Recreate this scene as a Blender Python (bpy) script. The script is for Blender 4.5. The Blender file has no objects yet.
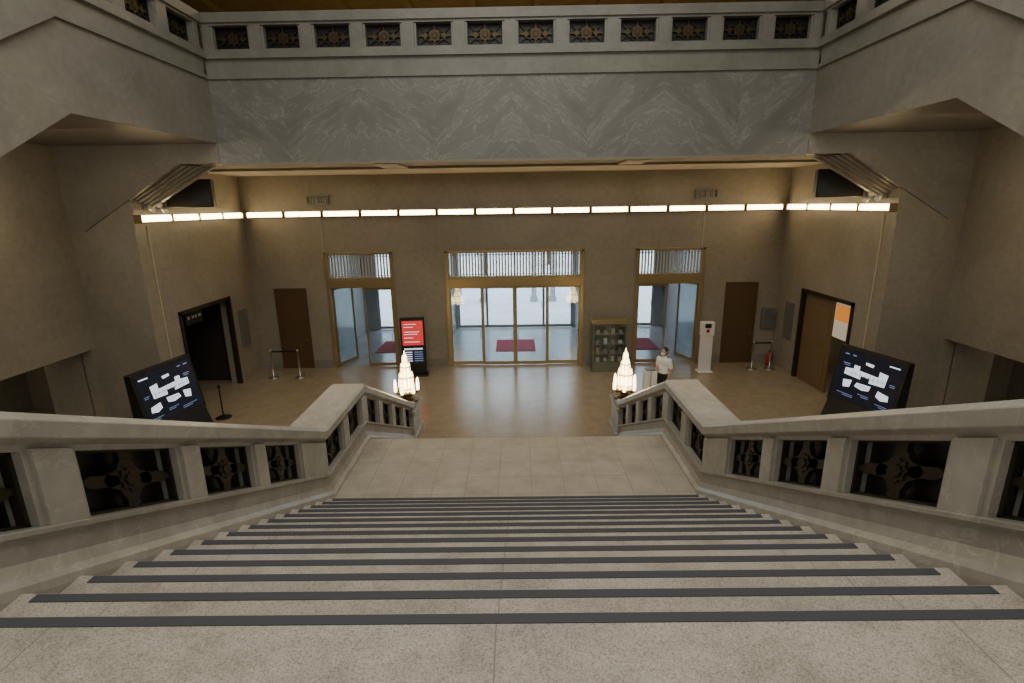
import bpy, bmesh, math, random
from mathutils import Vector, Matrix
random.seed(4)
C = bpy.context.scene.collection
WL = {}

# ---------------------------------------------------------------- materials
def newmat(name):
    m = bpy.data.materials.new(name); m.use_nodes = True
    nt = m.node_tree; b = nt.nodes['Principled BSDF']
    return m, nt, b
def plain(name, col, rough=.5, metal=0, emit=None, es=0):
    m, nt, b = newmat(name)
    b.inputs['Base Color'].default_value = (*col, 1)
    b.inputs['Roughness'].default_value = rough
    b.inputs['Metallic'].default_value = metal
    n = nt.nodes.new('ShaderNodeTexNoise'); n.inputs['Scale'].default_value = 14
    r = nt.nodes.new('ShaderNodeMapRange'); r.inputs[3].default_value = max(rough-.06, .02); r.inputs[4].default_value = min(rough+.08, 1)
    nt.links.new(n.outputs[0], r.inputs[0]); nt.links.new(r.outputs[0], b.inputs['Roughness'])
    if emit:
        b.inputs['Emission Color'].default_value = (*emit, 1)
        b.inputs['Emission Strength'].default_value = es
    return m
def ramp(nt, inp, stops):
    r = nt.nodes.new('ShaderNodeValToRGB'); e = r.color_ramp.elements
    while len(e) < len(stops): e.new(.5)
    for k, (p, c) in enumerate(stops):
        e[k].position = p; e[k].color = (*c, 1)
    nt.links.new(inp, r.inputs[0]); return r
def mixc(nt, fac, a, b, mode='MIX'):
    m = nt.nodes.new('ShaderNodeMix'); m.data_type = 'RGBA'; m.blend_type = mode
    if isinstance(fac, float): m.inputs[0].default_value = fac
    else: nt.links.new(fac, m.inputs[0])
    for s, v in ((6, a), (7, b)):
        if isinstance(v, tuple): m.inputs[s].default_value = (*v, 1)
        else: nt.links.new(v, m.inputs[s])
    return m.outputs[2]
def math2(nt, op, a, v):
    n = nt.nodes.new('ShaderNodeMath'); n.operation = op; nt.links.new(a, n.inputs[0])
    if isinstance(v, (int, float)): n.inputs[1].default_value = v
    else: nt.links.new(v, n.inputs[1])
    return n.outputs[0]
def marble(name, c1, c2, vein, veinamt=.5, scale=.5, rough=.35, mott=.06, panels=None):
    m, nt, b = newmat(name)
    g = nt.nodes.new('ShaderNodeNewGeometry')
    n = nt.nodes.new('ShaderNodeTexNoise'); n.inputs['Scale'].default_value = scale; n.inputs['Detail'].default_value = 7; n.inputs['Distortion'].default_value = 1.2
    n.inputs['Roughness'].default_value = .55
    nt.links.new(g.outputs['Position'], n.inputs['Vector'])
    base = ramp(nt, n.outputs[0], [(.3, c1), (.72, c2)]).outputs[0]
    n2 = nt.nodes.new('ShaderNodeTexNoise'); n2.inputs['Scale'].default_value = scale*1.6; n2.inputs['Detail'].default_value = 7; n2.inputs['Distortion'].default_value = 2.5
    nt.links.new(g.outputs['Position'], n2.inputs['Vector'])
    w = ramp(nt, n2.outputs[0], [(.488, (0, 0, 0)), (.5, (veinamt,)*3), (.512, (0, 0, 0))])
    col = mixc(nt, w.outputs[0], base, vein)
    n3 = nt.nodes.new('ShaderNodeTexNoise'); n3.inputs['Scale'].default_value = 7; n3.inputs['Detail'].default_value = 6
    nt.links.new(g.outputs['Position'], n3.inputs['Vector'])
    r3 = ramp(nt, n3.outputs[0], [(.3, (1-mott,)*3), (.7, (1+mott*.7,)*3)])
    col = mixc(nt, 1.0, col, r3.outputs[0], 'MULTIPLY')
    if panels:
        s = nt.nodes.new('ShaderNodeSeparateXYZ'); nt.links.new(g.outputs['Position'], s.inputs[0])
        h = math2(nt, 'ADD', s.outputs[0], s.outputs[1])
        cb = nt.nodes.new('ShaderNodeCombineXYZ'); nt.links.new(h, cb.inputs[0]); nt.links.new(s.outputs[2], cb.inputs[1])
        br = nt.nodes.new('ShaderNodeTexBrick'); br.offset = .5; br.inputs['Scale'].default_value = 1
        br.inputs['Brick Width'].default_value = panels[0]; br.inputs['Row Height'].default_value = panels[1]; br.inputs['Mortar Size'].default_value = .005
        br.inputs['Color1'].default_value = (1, 1, 1, 1); br.inputs['Color2'].default_value = (.93, .93, .93, 1); br.inputs['Mortar'].default_value = (.82, .82, .82, 1)
        nt.links.new(cb.outputs[0], br.inputs['Vector'])
        col = mixc(nt, 1.0, col, br.outputs['Color'], 'MULTIPLY')
    nt.links.new(col, b.inputs['Base Color'])
    b.inputs['Roughness'].default_value = rough
    return m
def bookmatch(name):
    m, nt, b = newmat(name); W = 1.7
    g = nt.nodes.new('ShaderNodeNewGeometry'); s = nt.nodes.new('ShaderNodeSeparateXYZ')
    nt.links.new(g.outputs['Position'], s.inputs[0])
    pp = math2(nt, 'PINGPONG', s.outputs[0], W)
    fl = math2(nt, 'FLOOR', math2(nt, 'DIVIDE', math2(nt, 'ADD', s.outputs[0], 40*W+W), 2*W), 0)
    cb = nt.nodes.new('ShaderNodeCombineXYZ')
    nt.links.new(pp, cb.inputs[0]); nt.links.new(s.outputs[2], cb.inputs[2]); nt.links.new(math2(nt, 'MULTIPLY', fl, .35), cb.inputs[1])
    r = nt.nodes.new('ShaderNodeMapping'); r.inputs['Rotation'].default_value = (0, math.radians(-38), 0); nt.links.new(cb.outputs[0], r.inputs[0])
    def vn(sx, sz, sc, dist):
        mp = nt.nodes.new('ShaderNodeMapping'); mp.inputs['Scale'].default_value = (sx, 1, sz); nt.links.new(r.outputs[0], mp.inputs[0])
        n = nt.nodes.new('ShaderNodeTexNoise'); n.inputs['Scale'].default_value = sc; n.inputs['Detail'].default_value = 7; n.inputs['Roughness'].default_value = .62; n.inputs['Distortion'].default_value = dist
        nt.links.new(mp.outputs[0], n.inputs['Vector']); return n.outputs[0]
    a = vn(.4, 1.4, 1.3, .6); c = vn(.35, 1.4, 2.8, .5)
    base = ramp(nt, a, [(.3, (.19, .184, .165)), (.7, (.275, .268, .242))])
    v1 = ramp(nt, a, [(.518, (0,)*3), (.53, (.34,)*3), (.545, (0,)*3)])
    v2 = ramp(nt, c, [(.563, (0,)*3), (.576, (.32,)*3), (.59, (0,)*3)])
    col = mixc(nt, v1.outputs[0], base.outputs[0], (.52, .51, .475)); col = mixc(nt, v2.outputs[0], col, (.52, .51, .475))
    nt.links.new(col, b.inputs['Base Color'])
    b.inputs['Roughness'].default_value = .4
    return m
def granite(name, ca, cb_, cc, rough, tile=None, mortar=(.1, .09, .08), moff=(0, 0, 0), msize=.006, sc=110, var=.9, lo=.86):
    m, nt, b = newmat(name)
    g = nt.nodes.new('ShaderNodeNewGeometry')
    n = nt.nodes.new('ShaderNodeTexNoise'); n.inputs['Scale'].default_value = sc; n.inputs['Detail'].default_value = 3; n.inputs['Roughness'].default_value = .7
    nt.links.new(g.outputs['Position'], n.inputs['Vector'])
    sp = ramp(nt, n.outputs[0], [(.34, ca), (.47, cb_), (.64, cc)])
    n2 = nt.nodes.new('ShaderNodeTexNoise'); n2.inputs['Scale'].default_value = 2.6; n2.inputs['Detail'].default_value = 10; n2.inputs['Roughness'].default_value = .75
    nt.links.new(g.outputs['Position'], n2.inputs['Vector'])
    r2 = ramp(nt, n2.outputs[0], [(.36, (lo, lo*.99, lo*.97)), (.58, (1.05, 1.05, 1.04))])
    col = mixc(nt, 1.0, sp.outputs[0], r2.outputs[0], 'MULTIPLY')
    if tile:
        mp = nt.nodes.new('ShaderNodeMapping'); mp.inputs['Location'].default_value = moff
        nt.links.new(g.outputs['Position'], mp.inputs[0])
        br = nt.nodes.new('ShaderNodeTexBrick'); br.offset = 0; br.inputs['Scale'].default_value = 1
        br.inputs['Brick Width'].default_value = tile[0]; br.inputs['Row Height'].default_value = tile[1]
        br.inputs['Mortar Size'].default_value = msize; br.inputs['Mortar Smooth'].default_value = 0
        br.inputs['Color1'].default_value = (1, 1, 1, 1); br.inputs['Color2'].default_value = (var, var, var, 1)
        nt.links.new(mp.outputs[0], br.inputs['Vector'])
        col = mixc(nt, 1.0, col, br.outputs['Color'], 'MULTIPLY')
        col = mixc(nt, br.outputs['Fac'], col, mortar)
    nt.links.new(col, b.inputs['Base Color']); b.inputs['Roughness'].default_value = rough
    return m
def glass(name, tint=(.90, .95, .98)):
    m = bpy.data.materials.new(name); m.use_nodes = True; nt = m.node_tree
    for n in list(nt.nodes): nt.nodes.remove(n)
    o = nt.nodes.new('ShaderNodeOutputMaterial'); t = nt.nodes.new('ShaderNodeBsdfTransparent'); t.inputs[0].default_value = (*tint, 1)
    gl = nt.nodes.new('ShaderNodeBsdfGlossy'); gl.inputs['Roughness'].default_value = .02
    mx = nt.nodes.new('ShaderNodeMixShader'); mx.inputs[0].default_value = .12
    nt.links.new(t.outputs[0], mx.inputs[1]); nt.links.new(gl.outputs[0], mx.inputs[2]); nt.links.new(mx.outputs[0], o.inputs[0])
    return m

M_WALL = marble('hall_stone', (.28, .252, .20), (.375, .34, .275), (.44, .40, .33), .2, .35, .33, .09, panels=(2.4, 1.35))
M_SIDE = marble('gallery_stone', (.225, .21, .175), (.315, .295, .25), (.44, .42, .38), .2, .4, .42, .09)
M_RAIL = marble('rail_stone', (.32, .305, .26), (.44, .42, .365), (.58, .56, .50), .3, .9, .25, .1)
M_GRAIL = marble('gallery_rail_stone', (.225, .215, .185), (.30, .29, .255), (.38, .37, .34), .2, .9, .35, .08)
M_PLINTH = marble('plinth_stone', (.28, .265, .225), (.40, .38, .33), (.54, .52, .46), .4, .9, .3, .12)
M_BOOK = bookmatch('bookmatched_marble')
M_STEP = granite('step_granite', (.24, .205, .165), (.42, .375, .31), (.55, .50, .425), .5, tile=(1.85, 40), moff=(1.9, 20, 0), msize=.003, mortar=(.22, .19, .155), sc=135, lo=.74)
M_LAND = granite('landing_granite', (.29, .25, .195), (.41, .36, .29), (.49, .435, .36), .38, tile=(.45, .45), moff=(.225, .1, 0), msize=.005, mortar=(.28, .245, .19), var=.94, lo=.8)
M_FLOOR = granite('hall_floor_stone', (.29, .235, .155), (.34, .275, .185), (.39, .32, .22), .22, tile=(1.2, 1.2), moff=(.6, .4, 0), msize=.005, mortar=(.27, .22, .15), sc=40, var=.96)
M_STRIP = plain('anti_slip_rubber', (.055, .058, .068), .7)
M_CEIL = plain('ceiling_plaster', (.33, .29, .23), .8)
M_GOLD = marble('gold_ceiling', (.38, .25, .08), (.6, .42, .16), (.7, .5, .2), .3, 1.2, .5)
M_BRZ = plain('bronze', (.50, .39, .21), .32, .7)
M_BRZD = plain('dark_bronze', (.045, .036, .026), .5, .5)
M_BRZM = plain('aged_bronze', (.045, .036, .026), .42, .6)
M_LBRZ = plain('lamp_bronze', (.22, .14, .05), .35, .8)
M_BLK = plain('black_plastic', (.012, .012, .013), .4)
M_DARK = plain('unlit_room_shade', (.035, .028, .02), .8)  # darkness of the left side room put into its wall colour
M_WOOD = plain('brown_door_paint', (.105, .062, .028), .45)
M_GLASS = glass('clear_glass')
M_TUBE = plain('tube_glow', (1, .9, .7), .5, 0, (1, .74, .40), 19)
M_HOUS = plain('lamp_housing', (.25, .17, .07), .5, .3)
M_CRYS = plain('crystal_glow', (1, .88, .6), .2, 0, (1, .74, .34), 4.5)
M_CRYC = plain('crystal_core_glow', (1, .9, .65), .3, 0, (1, .80, .42), 8)
M_RED = plain('red_carpet', (.36, .018, .07), .9)
M_WHITE = plain('white_plastic', (.8, .79, .75), .4)
M_GREY = plain('grey_metal', (.22, .22, .21), .4, .4)
M_STEEL = plain('brushed_steel', (.5, .5, .5), .3, .9)
M_REDP = plain('red_paint', (.5, .02, .02), .35)
M_SCR = plain('screen_dark', (.006, .007, .01), .2, 0, (.006, .007, .012), 1)
M_SCRW = plain('screen_white', (.6, .65, .8), .3, 0, (.8, .86, 1), 1.0)
M_SCRB = plain('screen_blue', (.2, .3, .6), .3, 0, (.25, .35, .6), .4)
M_SCRR = plain('screen_red', (.8, .05, .05), .3, 0, (.85, .05, .05), .6)
M_LAT = plain('pale_lattice', (.5, .51, .52), .5, .1)
M_CONC = granite('outdoor_paving', (.66, .68, .7), (.72, .74, .76), (.8, .81, .82), .8, tile=(1.5, 1.5), mortar=(.5, .52, .55))
M_OUTB = marble('outdoor_building_stone', (.6, .65, .7), (.7, .74, .78), (.8, .8, .8), .2, .6, .7)
M_WIN = plain('outdoor_window', (.2, .27, .35), .2)
M_VEST = marble('vestibule_stone', (.32, .33, .335), (.41, .42, .425), (.5, .5, .5), .2, .8, .22)
M_LEAF = plain('foliage', (.07, .12, .06), .8)
M_SKIN = plain('skin', (.55, .34, .24), .5)
M_HAIR = plain('black_hair', (.012, .01, .009), .5)
M_SHIRT = plain('white_shirt', (.85, .85, .86), .8)
M_TROU = plain('dark_trousers', (.02, .021, .028), .8)
M_ORG = plain('orange_sign', (.8, .28, .05), .5, 0, (.9, .33, .05), .5)  # emission added to brighten the printed notice, which is no lamp
M_CREAM = plain('cream_paper', (.6, .52, .34), .6)
M_CREAMB = plain('glowing_cream_paper', (.8, .75, .62), .6, 0, (.8, .72, .55), .25)  # slight glow put into the notice board paper to lift its brightness
M_GRG = plain('gilt_bronze', (.085, .06, .025), .4, .6)

# ---------------------------------------------------------------- mesh builder
class MB:
    def __init__(s): s.bm = bmesh.new()
    def face(s, vs, mi=0):
        try:
            f = s.bm.faces.new(vs); f.material_index = mi; return f
        except ValueError: pass
    def box(s, x0, x1, y0, y1, z0, z1, mi=0):
        return s.prism([(x0, y0), (x1, y0), (x1, y1), (x0, y1)], 'z', z0, z1, mi)
    def prism(s, pts, ax, a0, a1, mi=0):
        def P(p, a):
            if ax == 'x': return (a, p[0], p[1])
            if ax == 'y': return (p[0], a, p[1])
            return (p[0], p[1], a)
        A = [s.bm.verts.new(P(p, a0)) for p in pts]; B = [s.bm.verts.new(P(p, a1)) for p in pts]
        n = len(pts); s.face(A, mi); s.face(B[::-1], mi)
        for i in range(n): s.face([A[i], A[(i+1) % n], B[(i+1) % n], B[i]], mi)
        return s
    def loft(s, rings, mi=0, cap=True):
        R = [[s.bm.verts.new(p) for p in r] for r in rings]; n = len(R[0])
        for a, b in zip(R, R[1:]):
            for i in range(n): s.face([a[i], a[(i+1) % n], b[(i+1) % n], b[i]], mi)
        if cap: s.face(R[0][::-1], mi); s.face(R[-1], mi)
        return s
    def lathe(s, prof, c=(0, 0, 0), seg=16, mi=0, flute=0, nf=8):
        rings = []
        for r, z in prof:
            ring = []
            for k in range(seg):
                a = 2*math.pi*k/seg; rr = r*(1+flute*math.cos(nf*a)); ring.append((c[0]+rr*math.cos(a), c[1]+rr*math.sin(a), c[2]+z))
            rings.append(ring)
        return s.loft(rings, mi)
    def tube(s, p0, p1, r0, r1=None, seg=10, mi=0):
        r1 = r0 if r1 is None else r1
        p0 = Vector(p0); p1 = Vector(p1); d = (p1-p0).normalized()
        u = d.orthogonal().normalized(); v = d.cross(u)
        rings = [[tuple(p+(u*math.cos(2*math.pi*k/seg)+v*math.sin(2*math.pi*k/seg))*r) for k in range(seg)] for p, r in ((p0, r0), (p1, r1))]
        return s.loft(rings, mi)
    def path(s, pts, r, seg=8, mi=0):
        for a, b in zip(pts, pts[1:]): s.tube(a, b, r, r, seg, mi)
        return s
    def ball(s, c, r, seg=14, rot=None, mi=0):
        if not hasattr(r, '__len__'): r = (r, r, r)
        m = Matrix.Translation(c) @ (rot.to_4x4() if rot else Matrix.Identity(4)) @ Matrix.Diagonal((*r, 1))
        g = bmesh.ops.create_uvsphere(s.bm, u_segments=seg, v_segments=max(6, seg*2//3), radius=1, matrix=m)
        for v in g['verts']:
            for f in v.link_faces: f.material_index = mi
        return s
    def capsule(s, p0, p1, r0, r1, seg=12):
        s.tube(p0, p1, r0, r1, seg); s.ball(p0, r0, seg); s.ball(p1, r1, seg); return s
    def obj(s, name, mats, parent=None, local=False, smooth=False, bevel=0, origin=None, **props):
        me = bpy.data.meshes.new(name)
        bmesh.ops.recalc_face_normals(s.bm, faces=s.bm.faces)
        if local: O = Vector((0, 0, 0)) if origin is None else Vector(origin)
        else:
            vs = [v.co for v in s.bm.verts]
            lo = Vector([min(v[i] for v in vs) for i in range(3)]); hi = Vector([max(v[i] for v in vs) for i in range(3)])
            O = Vector(((lo.x+hi.x)/2, (lo.y+hi.y)/2, lo.z)) if origin is None else Vector(origin)
        bmesh.ops.translate(s.bm, verts=s.bm.verts, vec=-O)
        s.bm.to_mesh(me); s.bm.free()
        for m in (mats if isinstance(mats, (list, tuple)) else [mats]): me.materials.append(m)
        if smooth:
            for p in me.polygons: p.use_smooth = True
        o = bpy.data.objects.new(name, me); C.objects.link(o)
        if parent:
            o.parent = parent; o.location = O if local else O-WL[parent.name]
        else: o.location = O
        WL[o.name] = O.copy() if not local else (O+(WL[parent.name] if parent else Vector((0, 0, 0))))
        if bevel:
            b = o.modifiers.new('bevel', 'BEVEL'); b.width = bevel; b.segments = 2; b.limit_method = 'ANGLE'
        for k, v in props.items(): o[k] = v
        return o
def empty(name, loc, rotz=0, **props):
    e = bpy.data.objects.new(name, None); C.objects.link(e); e.location = loc; e.rotation_euler[2] = rotz; e.empty_display_size = .2
    WL[e.name] = Vector(loc)
    for k, v in props.items(): e[k] = v
    return e
def S(name, b, mat, **k): return b.obj(name, mat, kind='structure', **k)
def copytree(src, loc, rotz=None, sx=None):
    n = src.copy(); C.objects.link(n); n.location = loc
    if rotz is not None: n.rotation_euler[2] = rotz
    if sx: n.scale = (sx, 1, 1)
    def rec(a, b):
        for ch in a.children:
            c = ch.copy(); c.parent = b; C.objects.link(c); rec(ch, c)
    rec(src, n); return n
def wallgrid(b, axis, t0, t1, u0, u1, z0, z1, holes):
    us = sorted({u0, u1, *[h[0] for h in holes], *[h[1] for h in holes]}); zs = sorted({z0, z1, *[h[2] for h in holes], *[h[3] for h in holes]})
    for a, c in zip(us, us[1:]):
        for d, e in zip(zs, zs[1:]):
            um = (a+c)/2; zm = (d+e)/2
            if any(h[0] < um < h[1] and h[2] < zm < h[3] for h in holes): continue
            if axis == 'y': b.box(a, c, t0, t1, d, e)
            else: b.box(t0, t1, a, c, d, e)

# ---------------------------------------------------------------- key dimensions
YB = 17.7; YG = 12.6; XN = 10.55; XF = 9.0; XG = 6.73; ZC = 6.54; ZS = 6.97; YS = 8.55
RUN = .3115; RISE = .147; Y1 = 1.835; ZTOP = 3.84; YL0 = Y1+13*RUN; ZL = ZTOP-14*RISE; YL1 = 7.94
SL = RISE/RUN
YK = Y1+(ZTOP-ZL)/SL
R2 = ZL/12
YE = YL1+ZL/(R2/.31)
def nose(y):
    if y < Y1: return ZTOP
    if y < YK: return ZTOP-(y-Y1)*SL
    if y < YL1: return ZL
    if y < YE: return ZL-(y-YL1)*R2/.31
    return 0
DY0, DY1, DZ = 13.65, 16.1, 2.8

# ---------------------------------------------------------------- shell
b = MB(); b.box(-14.5, 14.5, -6, 18, -.3, 0); S('floor', b, M_FLOOR)
b = MB()
HB = [(-2.36, 2.36, 0, 4.05), (-6.43, -4.11, 0, 4.05), (4.11, 6.43, 0, 4.05)]
wallgrid(b, 'y', YB, YB+.3, -XN-.3, XN+.3, 0, 13, HB); S('wall_back', b, M_WALL)
for sg, nm in ((-1, 'left'), (1, 'right')):
    f = lambda a, c: (min(sg*a, sg*c), max(sg*a, sg*c))
    b = MB(); t = f(XF, XF+.3)
    wallgrid(b, 'x', t[0], t[1], YG+.01, YB, 0, ZC, [(DY0, DY1, 0, DZ)])
    t2 = f(XF, XN); b.box(t2[0], t2[1], YG-.02, YG+.01, 0, 5.049)
    t2 = f(XF+.3, XN+.3); b.box(t2[0], t2[1], YG+.01, YG+.3, 0, ZS)
    S('wall_hall_'+nm, b, M_WALL)
    b = MB(); t = f(XN, XN+.3)
    wallgrid(b, 'x', t[0], t[1], -6, YG, 0, 13, [(8.2, 12.42, 0, 2.18)])
    b.box(t[0], t[1], YG, YB, ZC, 13)
    S('wall_'+nm, b, M_WALL)
    b = MB(); t = f(XF+.3, XF+2.6); e = f(XF+2.6, XF+2.8)
    b.box(t[0], t[1], 13.2, 13.4, 0, 3.2); b.box(t[0], t[1], 16.4, 16.6, 0, 3.2); b.box(e[0], e[1], 13.2, 16.6, 0, 3.2); b.box(t[0], t[1], 13.2, 16.6, 3.2, 3.4)
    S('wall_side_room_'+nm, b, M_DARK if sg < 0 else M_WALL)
    b = MB(); t = f(XN+.3, XN+3.6); e = f(XN+3.4, XN+3.6)
    q = f(XN+.28, XN+1.3)
    b.box(q[0], q[1], 12.42, 12.62, 0, 2.6); b.box(t[0], t[1], 6.8, 7, 0, 2.6); b.box(e[0], e[1], 7, 14, 0, 2.6); b.box(t[0], t[1], 6.8, 14, 2.6, 2.8); b.box(t[0], t[1], 14, 14.2, 0, 2.6)
    S('wall_passage_'+nm, b, M_WALL)
    # haunched portal corner with stepped mouldings
    b = MB()
    for k in range(6):
        o = k*.11; y0 = YG+.02+k*.11 if k else YG-.02
        pts = [(sg*(XN), ZC+.44), (sg*(XG), ZC+.44), (sg*XG, ZC+.0), (sg*(7.7-o*.9), ZC-.0), (sg*(10.2-o*.9), 5.05-o*.15), (sg*XN, 5.05-o*.15)]
        if k: pts = [(sg*XF, ZC-.02), (sg*(7.7-o*.9), ZC-.02), (sg*XF, ZC-(XF-(7.7-o*.9))*.566)]
        b.prism(pts, 'y', y0, y0+.13)
    S('wall_portal_'+nm, b, M_SIDE)
    b = MB(); t = f(XG, XG+.3)
    prof = [(YG, ZS), (YS, ZS), (3.0, ZTOP), (3.0, ZTOP+1.2), (YS, 8.3), (YG, 8.3)]
    b.prism(prof, 'x', t[0], t[1]); S('wall_gallery_'+nm, b, M_SIDE)
    b = MB(); t = f(XG+.3, XN)
    b.prism([(YG-.02, ZS), (YS, ZS), (3.0, ZTOP), (3, ZTOP+.3), (YS, 7.5), (YG-.02, 7.5)], 'x', t[0], t[1]); S('ceiling_side_'+nm, b, M_SIDE)
    b = MB(); b.box(t[0], t[1], YS, YB, 8.3, 8.6); S('floor_gallery_'+nm, b, M_SIDE)
b = MB(); b.box(-XG-.3, XG+.3, YG, YG+.3, ZC, 8.3); S('wall_gallery_front', b, M_BOOK)
b = MB(); b.box(-XG-.3, XG+.3, YG+.3, YB, 8.3, 8.6); S('floor_gallery_front', b, M_SIDE)
b = MB(); b.box(-XN, XN, YG+.3, YB, ZC, ZC+.2); S('ceiling_hall', b, M_CEIL)
b = MB()
b.box(-6.7, 6.7, YG-.02, YG+.1, ZC-.05, ZC)
b.box(-XF, XF, 14.4, 14.55, ZC-.06, ZC)
for x in (-3.05, 3.05): b.box(x-.3, x+.3, YG+.3, 14.4, ZC-.05, ZC)
S('trim_1', b, plain('ceiling_trim', (.33, .29, .22), .6))
b = MB(); b.box(-XN-.3, XN+.3, -6, YB, 13, 13.2); S('ceiling', b, M_CEIL)
b = MB(); b.box(-XN, XN, YG+.9, YB, 11, 11.25)
for i in range(12): b.box(-XN+.4+i*1.8, -XN+.6+i*1.8, YG+.9, YB, 10.85, 11)
S('ceiling_gallery', b, M_GOLD)
b = MB(); b.box(-XN-.3, XN+.3, -6.3, -6, 0, 13); S('wall_rear', b, M_SIDE)
b = MB()
for x0, x1 in ((-XF, -8.28), (-7.16, -6.5), (-4.05, -2.45), (2.45, 4.05), (6.5, 7.2), (8.32, XF)): b.box(x0, x1, YB-.03, YB, 0, .28)
S('baseboard_back', b, M_SIDE)

# ---------------------------------------------------------------- gallery balustrades
def grille_mesh(b, u0, u1, zc0, hh, shear, T, depth, chunky=False):
    um = (u0+u1)/2; hw = (u1-u0)/2
    def P(u, z, d): return T(u, d, z-(u-um)*shear)
    def plate(pts, d0, d1, mi=0):
        A = [b.bm.verts.new(P(u, z, d0)) for u, z in pts]; B = [b.bm.verts.new(P(u, z, d1)) for u, z in pts]
        n = len(pts); b.face(A, mi); b.face(B[::-1], mi)
        for i in range(n): b.face([A[i], A[(i+1) % n], B[(i+1) % n], B[i]], mi)
    z0 = zc0-hh; z1 = zc0+hh; w = .022
    R = lambda a, c, d, e: [(a, d), (c, d), (c, e), (a, e)]
    plate(R(u0, u1, z0, z0+w), -depth, depth); plate(R(u0, u1, z1-w, z1), -depth, depth)
    plate(R(u0, u0+w, z0, z1), -depth, depth); plate(R(u1-w, u1, z0, z1), -depth, depth)
    def flower(cu, cz, r, n, amp, d, mi=1, sx=1):
        plate([(cu+sx*r*(1+amp*math.cos(n*a))*math.cos(a), cz+r*(1+amp*math.cos(n*a))*math.sin(a)) for a in [2*math.pi*k/32 for k in range(32)]], -d, d, mi)
    r = hh*.5
    if chunky:
        flower(um, zc0, r*1.2, 4, .22, depth*.8, 1, 1.2); flower(um, zc0, r*.72, 8, .14, depth*1.2, 1); flower(um, zc0, r*.4, 8, .15, depth*1.6, 1)
        for s in (-1, 1):
            flower(um+s*hw*.52, zc0, r*.55, 2, .35, depth*.8, 1, 1.6)
            flower(um, zc0+s*hh*.78, r*.34, 3, .2, depth*.7, 1, 1.4)
            plate(R(um-hw if s < 0 else um, um if s < 0 else um+hw, zc0-.022, zc0+.022), -depth*.6, depth*.6, 1)
        plate(R(um-.024, um+.024, z0, z1), -depth*.6, depth*.6, 1)
        return
    flower(um, zc0, r, 8, .16, depth*.8, 1, 1.1); flower(um, zc0, r*.62, 8, .2, depth*1.1, 0); flower(um, zc0, r*.35, 8, .18, depth*1.4, 1)
    for s in (-1, 1):
        flower(um+s*hw*.55, zc0, r*.42, 4, .28, depth*.8, 1, 1.6)
        plate(R(um-hw if s < 0 else um, um if s < 0 else um+hw, zc0-.014, zc0+.014), -depth*.6, depth*.6, 1)
        for t in (-1, 1):
            P0 = [(um+s*hw*(.12+.8*q), zc0+t*hh*(.82-.5*math.sin(q*math.pi))) for q in [k/10 for k in range(11)]]
            for (a, c), (d, e) in zip(P0, P0[1:]): plate([(a, c-.011), (d, e-.011), (d, e+.011), (a, c+.011)], -depth*.5, depth*.5, 0)
    plate(R(um-.014, um+.014, z0, z1), -depth*.6, depth*.6, 1)

def gal_balustrade(L, T, ctr, n, pitch, opening, lab, u_start=0):
    e = empty('gallery_balustrade', ctr, label=lab, category='balustrade', group='upper gallery balustrades')
    def bx(b, u0, u1, d0, d1, z0, z1, mi=0):
        pts = [T(u, d, z) for z in (z0, z1) for u, d in ((u0, d0), (u1, d0), (u1, d1), (u0, d1))]
        v = [b.bm.verts.new(p) for p in pts]
        for q in ((0, 1, 2, 3), (7, 6, 5, 4), (0, 1, 5, 4), (1, 2, 6, 5), (2, 3, 7, 6), (3, 0, 4, 7)): b.face([v[i] for i in q], mi)
    u0, u1 = L
    b = MB(); bx(b, u0, u1, -.05, .3, 8.30, 8.37); bx(b, u0, u1, -.02, .3, 8.37, 8.70); bx(b, u0, u1, -.10, .34, 8.70, 8.83); bx(b, u0, u1, -.05, .3, 8.83, 8.89); b.obj('base', M_GRAIL, e)
    b = MB(); bx(b, u0, u1, -.03, .27, 9.36, 9.41); bx(b, u0, u1, -.08, .34, 9.41, 9.60); b.obj('handrail', M_GRAIL, e)
    for i in range(n+1):
        c = u_start+i*pitch; h = (pitch-opening)/2
        a, d = max(c-h, u0), min(c+h, u1)
        if d-a < .05: continue
        b = MB(); bx(b, a, d, .0, .24, 8.89, 9.36); bx(b, a+.05, d-.05, -.03, 0, 8.89, 9.36); b.obj('post', M_GRAIL, e)
    for i in range(n):
        c = u_start+(i+.5)*pitch
        b = MB(); grille_mesh(b, c-opening/2, c+opening/2, 9.125, .235, 0, lambda u, d, z: T(u, .12+d, z), .02)
        bx(b, c-opening/2, c+opening/2, .16, .17, 8.89, 9.36, 2)  # black panel painted in for the dark space behind the grille openings
        b.obj('grille', [M_BRZD, M_GRG, M_BLK], e)
    return e
gal_balustrade((-XG, XG), lambda u, d, z: (u, YG+d, z), (0, YG, 8.3), 12, 1.108, .76, 'pale marble parapet with pierced bronze grilles above book-matched wall', u_start=-6.65)
gal_balustrade((YS, YG-.13), lambda u, d, z: (-XG-d, u, z), (-XG, 10.7, 8.3), 3, 1.2, .80, 'grey marble side gallery balustrade with pierced bronze grilles', u_start=8.85)
gal_balustrade((YS, YG-.13), lambda u, d, z: (XG+d, u, z), (XG, 10.7, 8.3), 3, 1.2, .80, 'grey marble side gallery balustrade with pierced bronze grilles', u_start=8.85)
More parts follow.
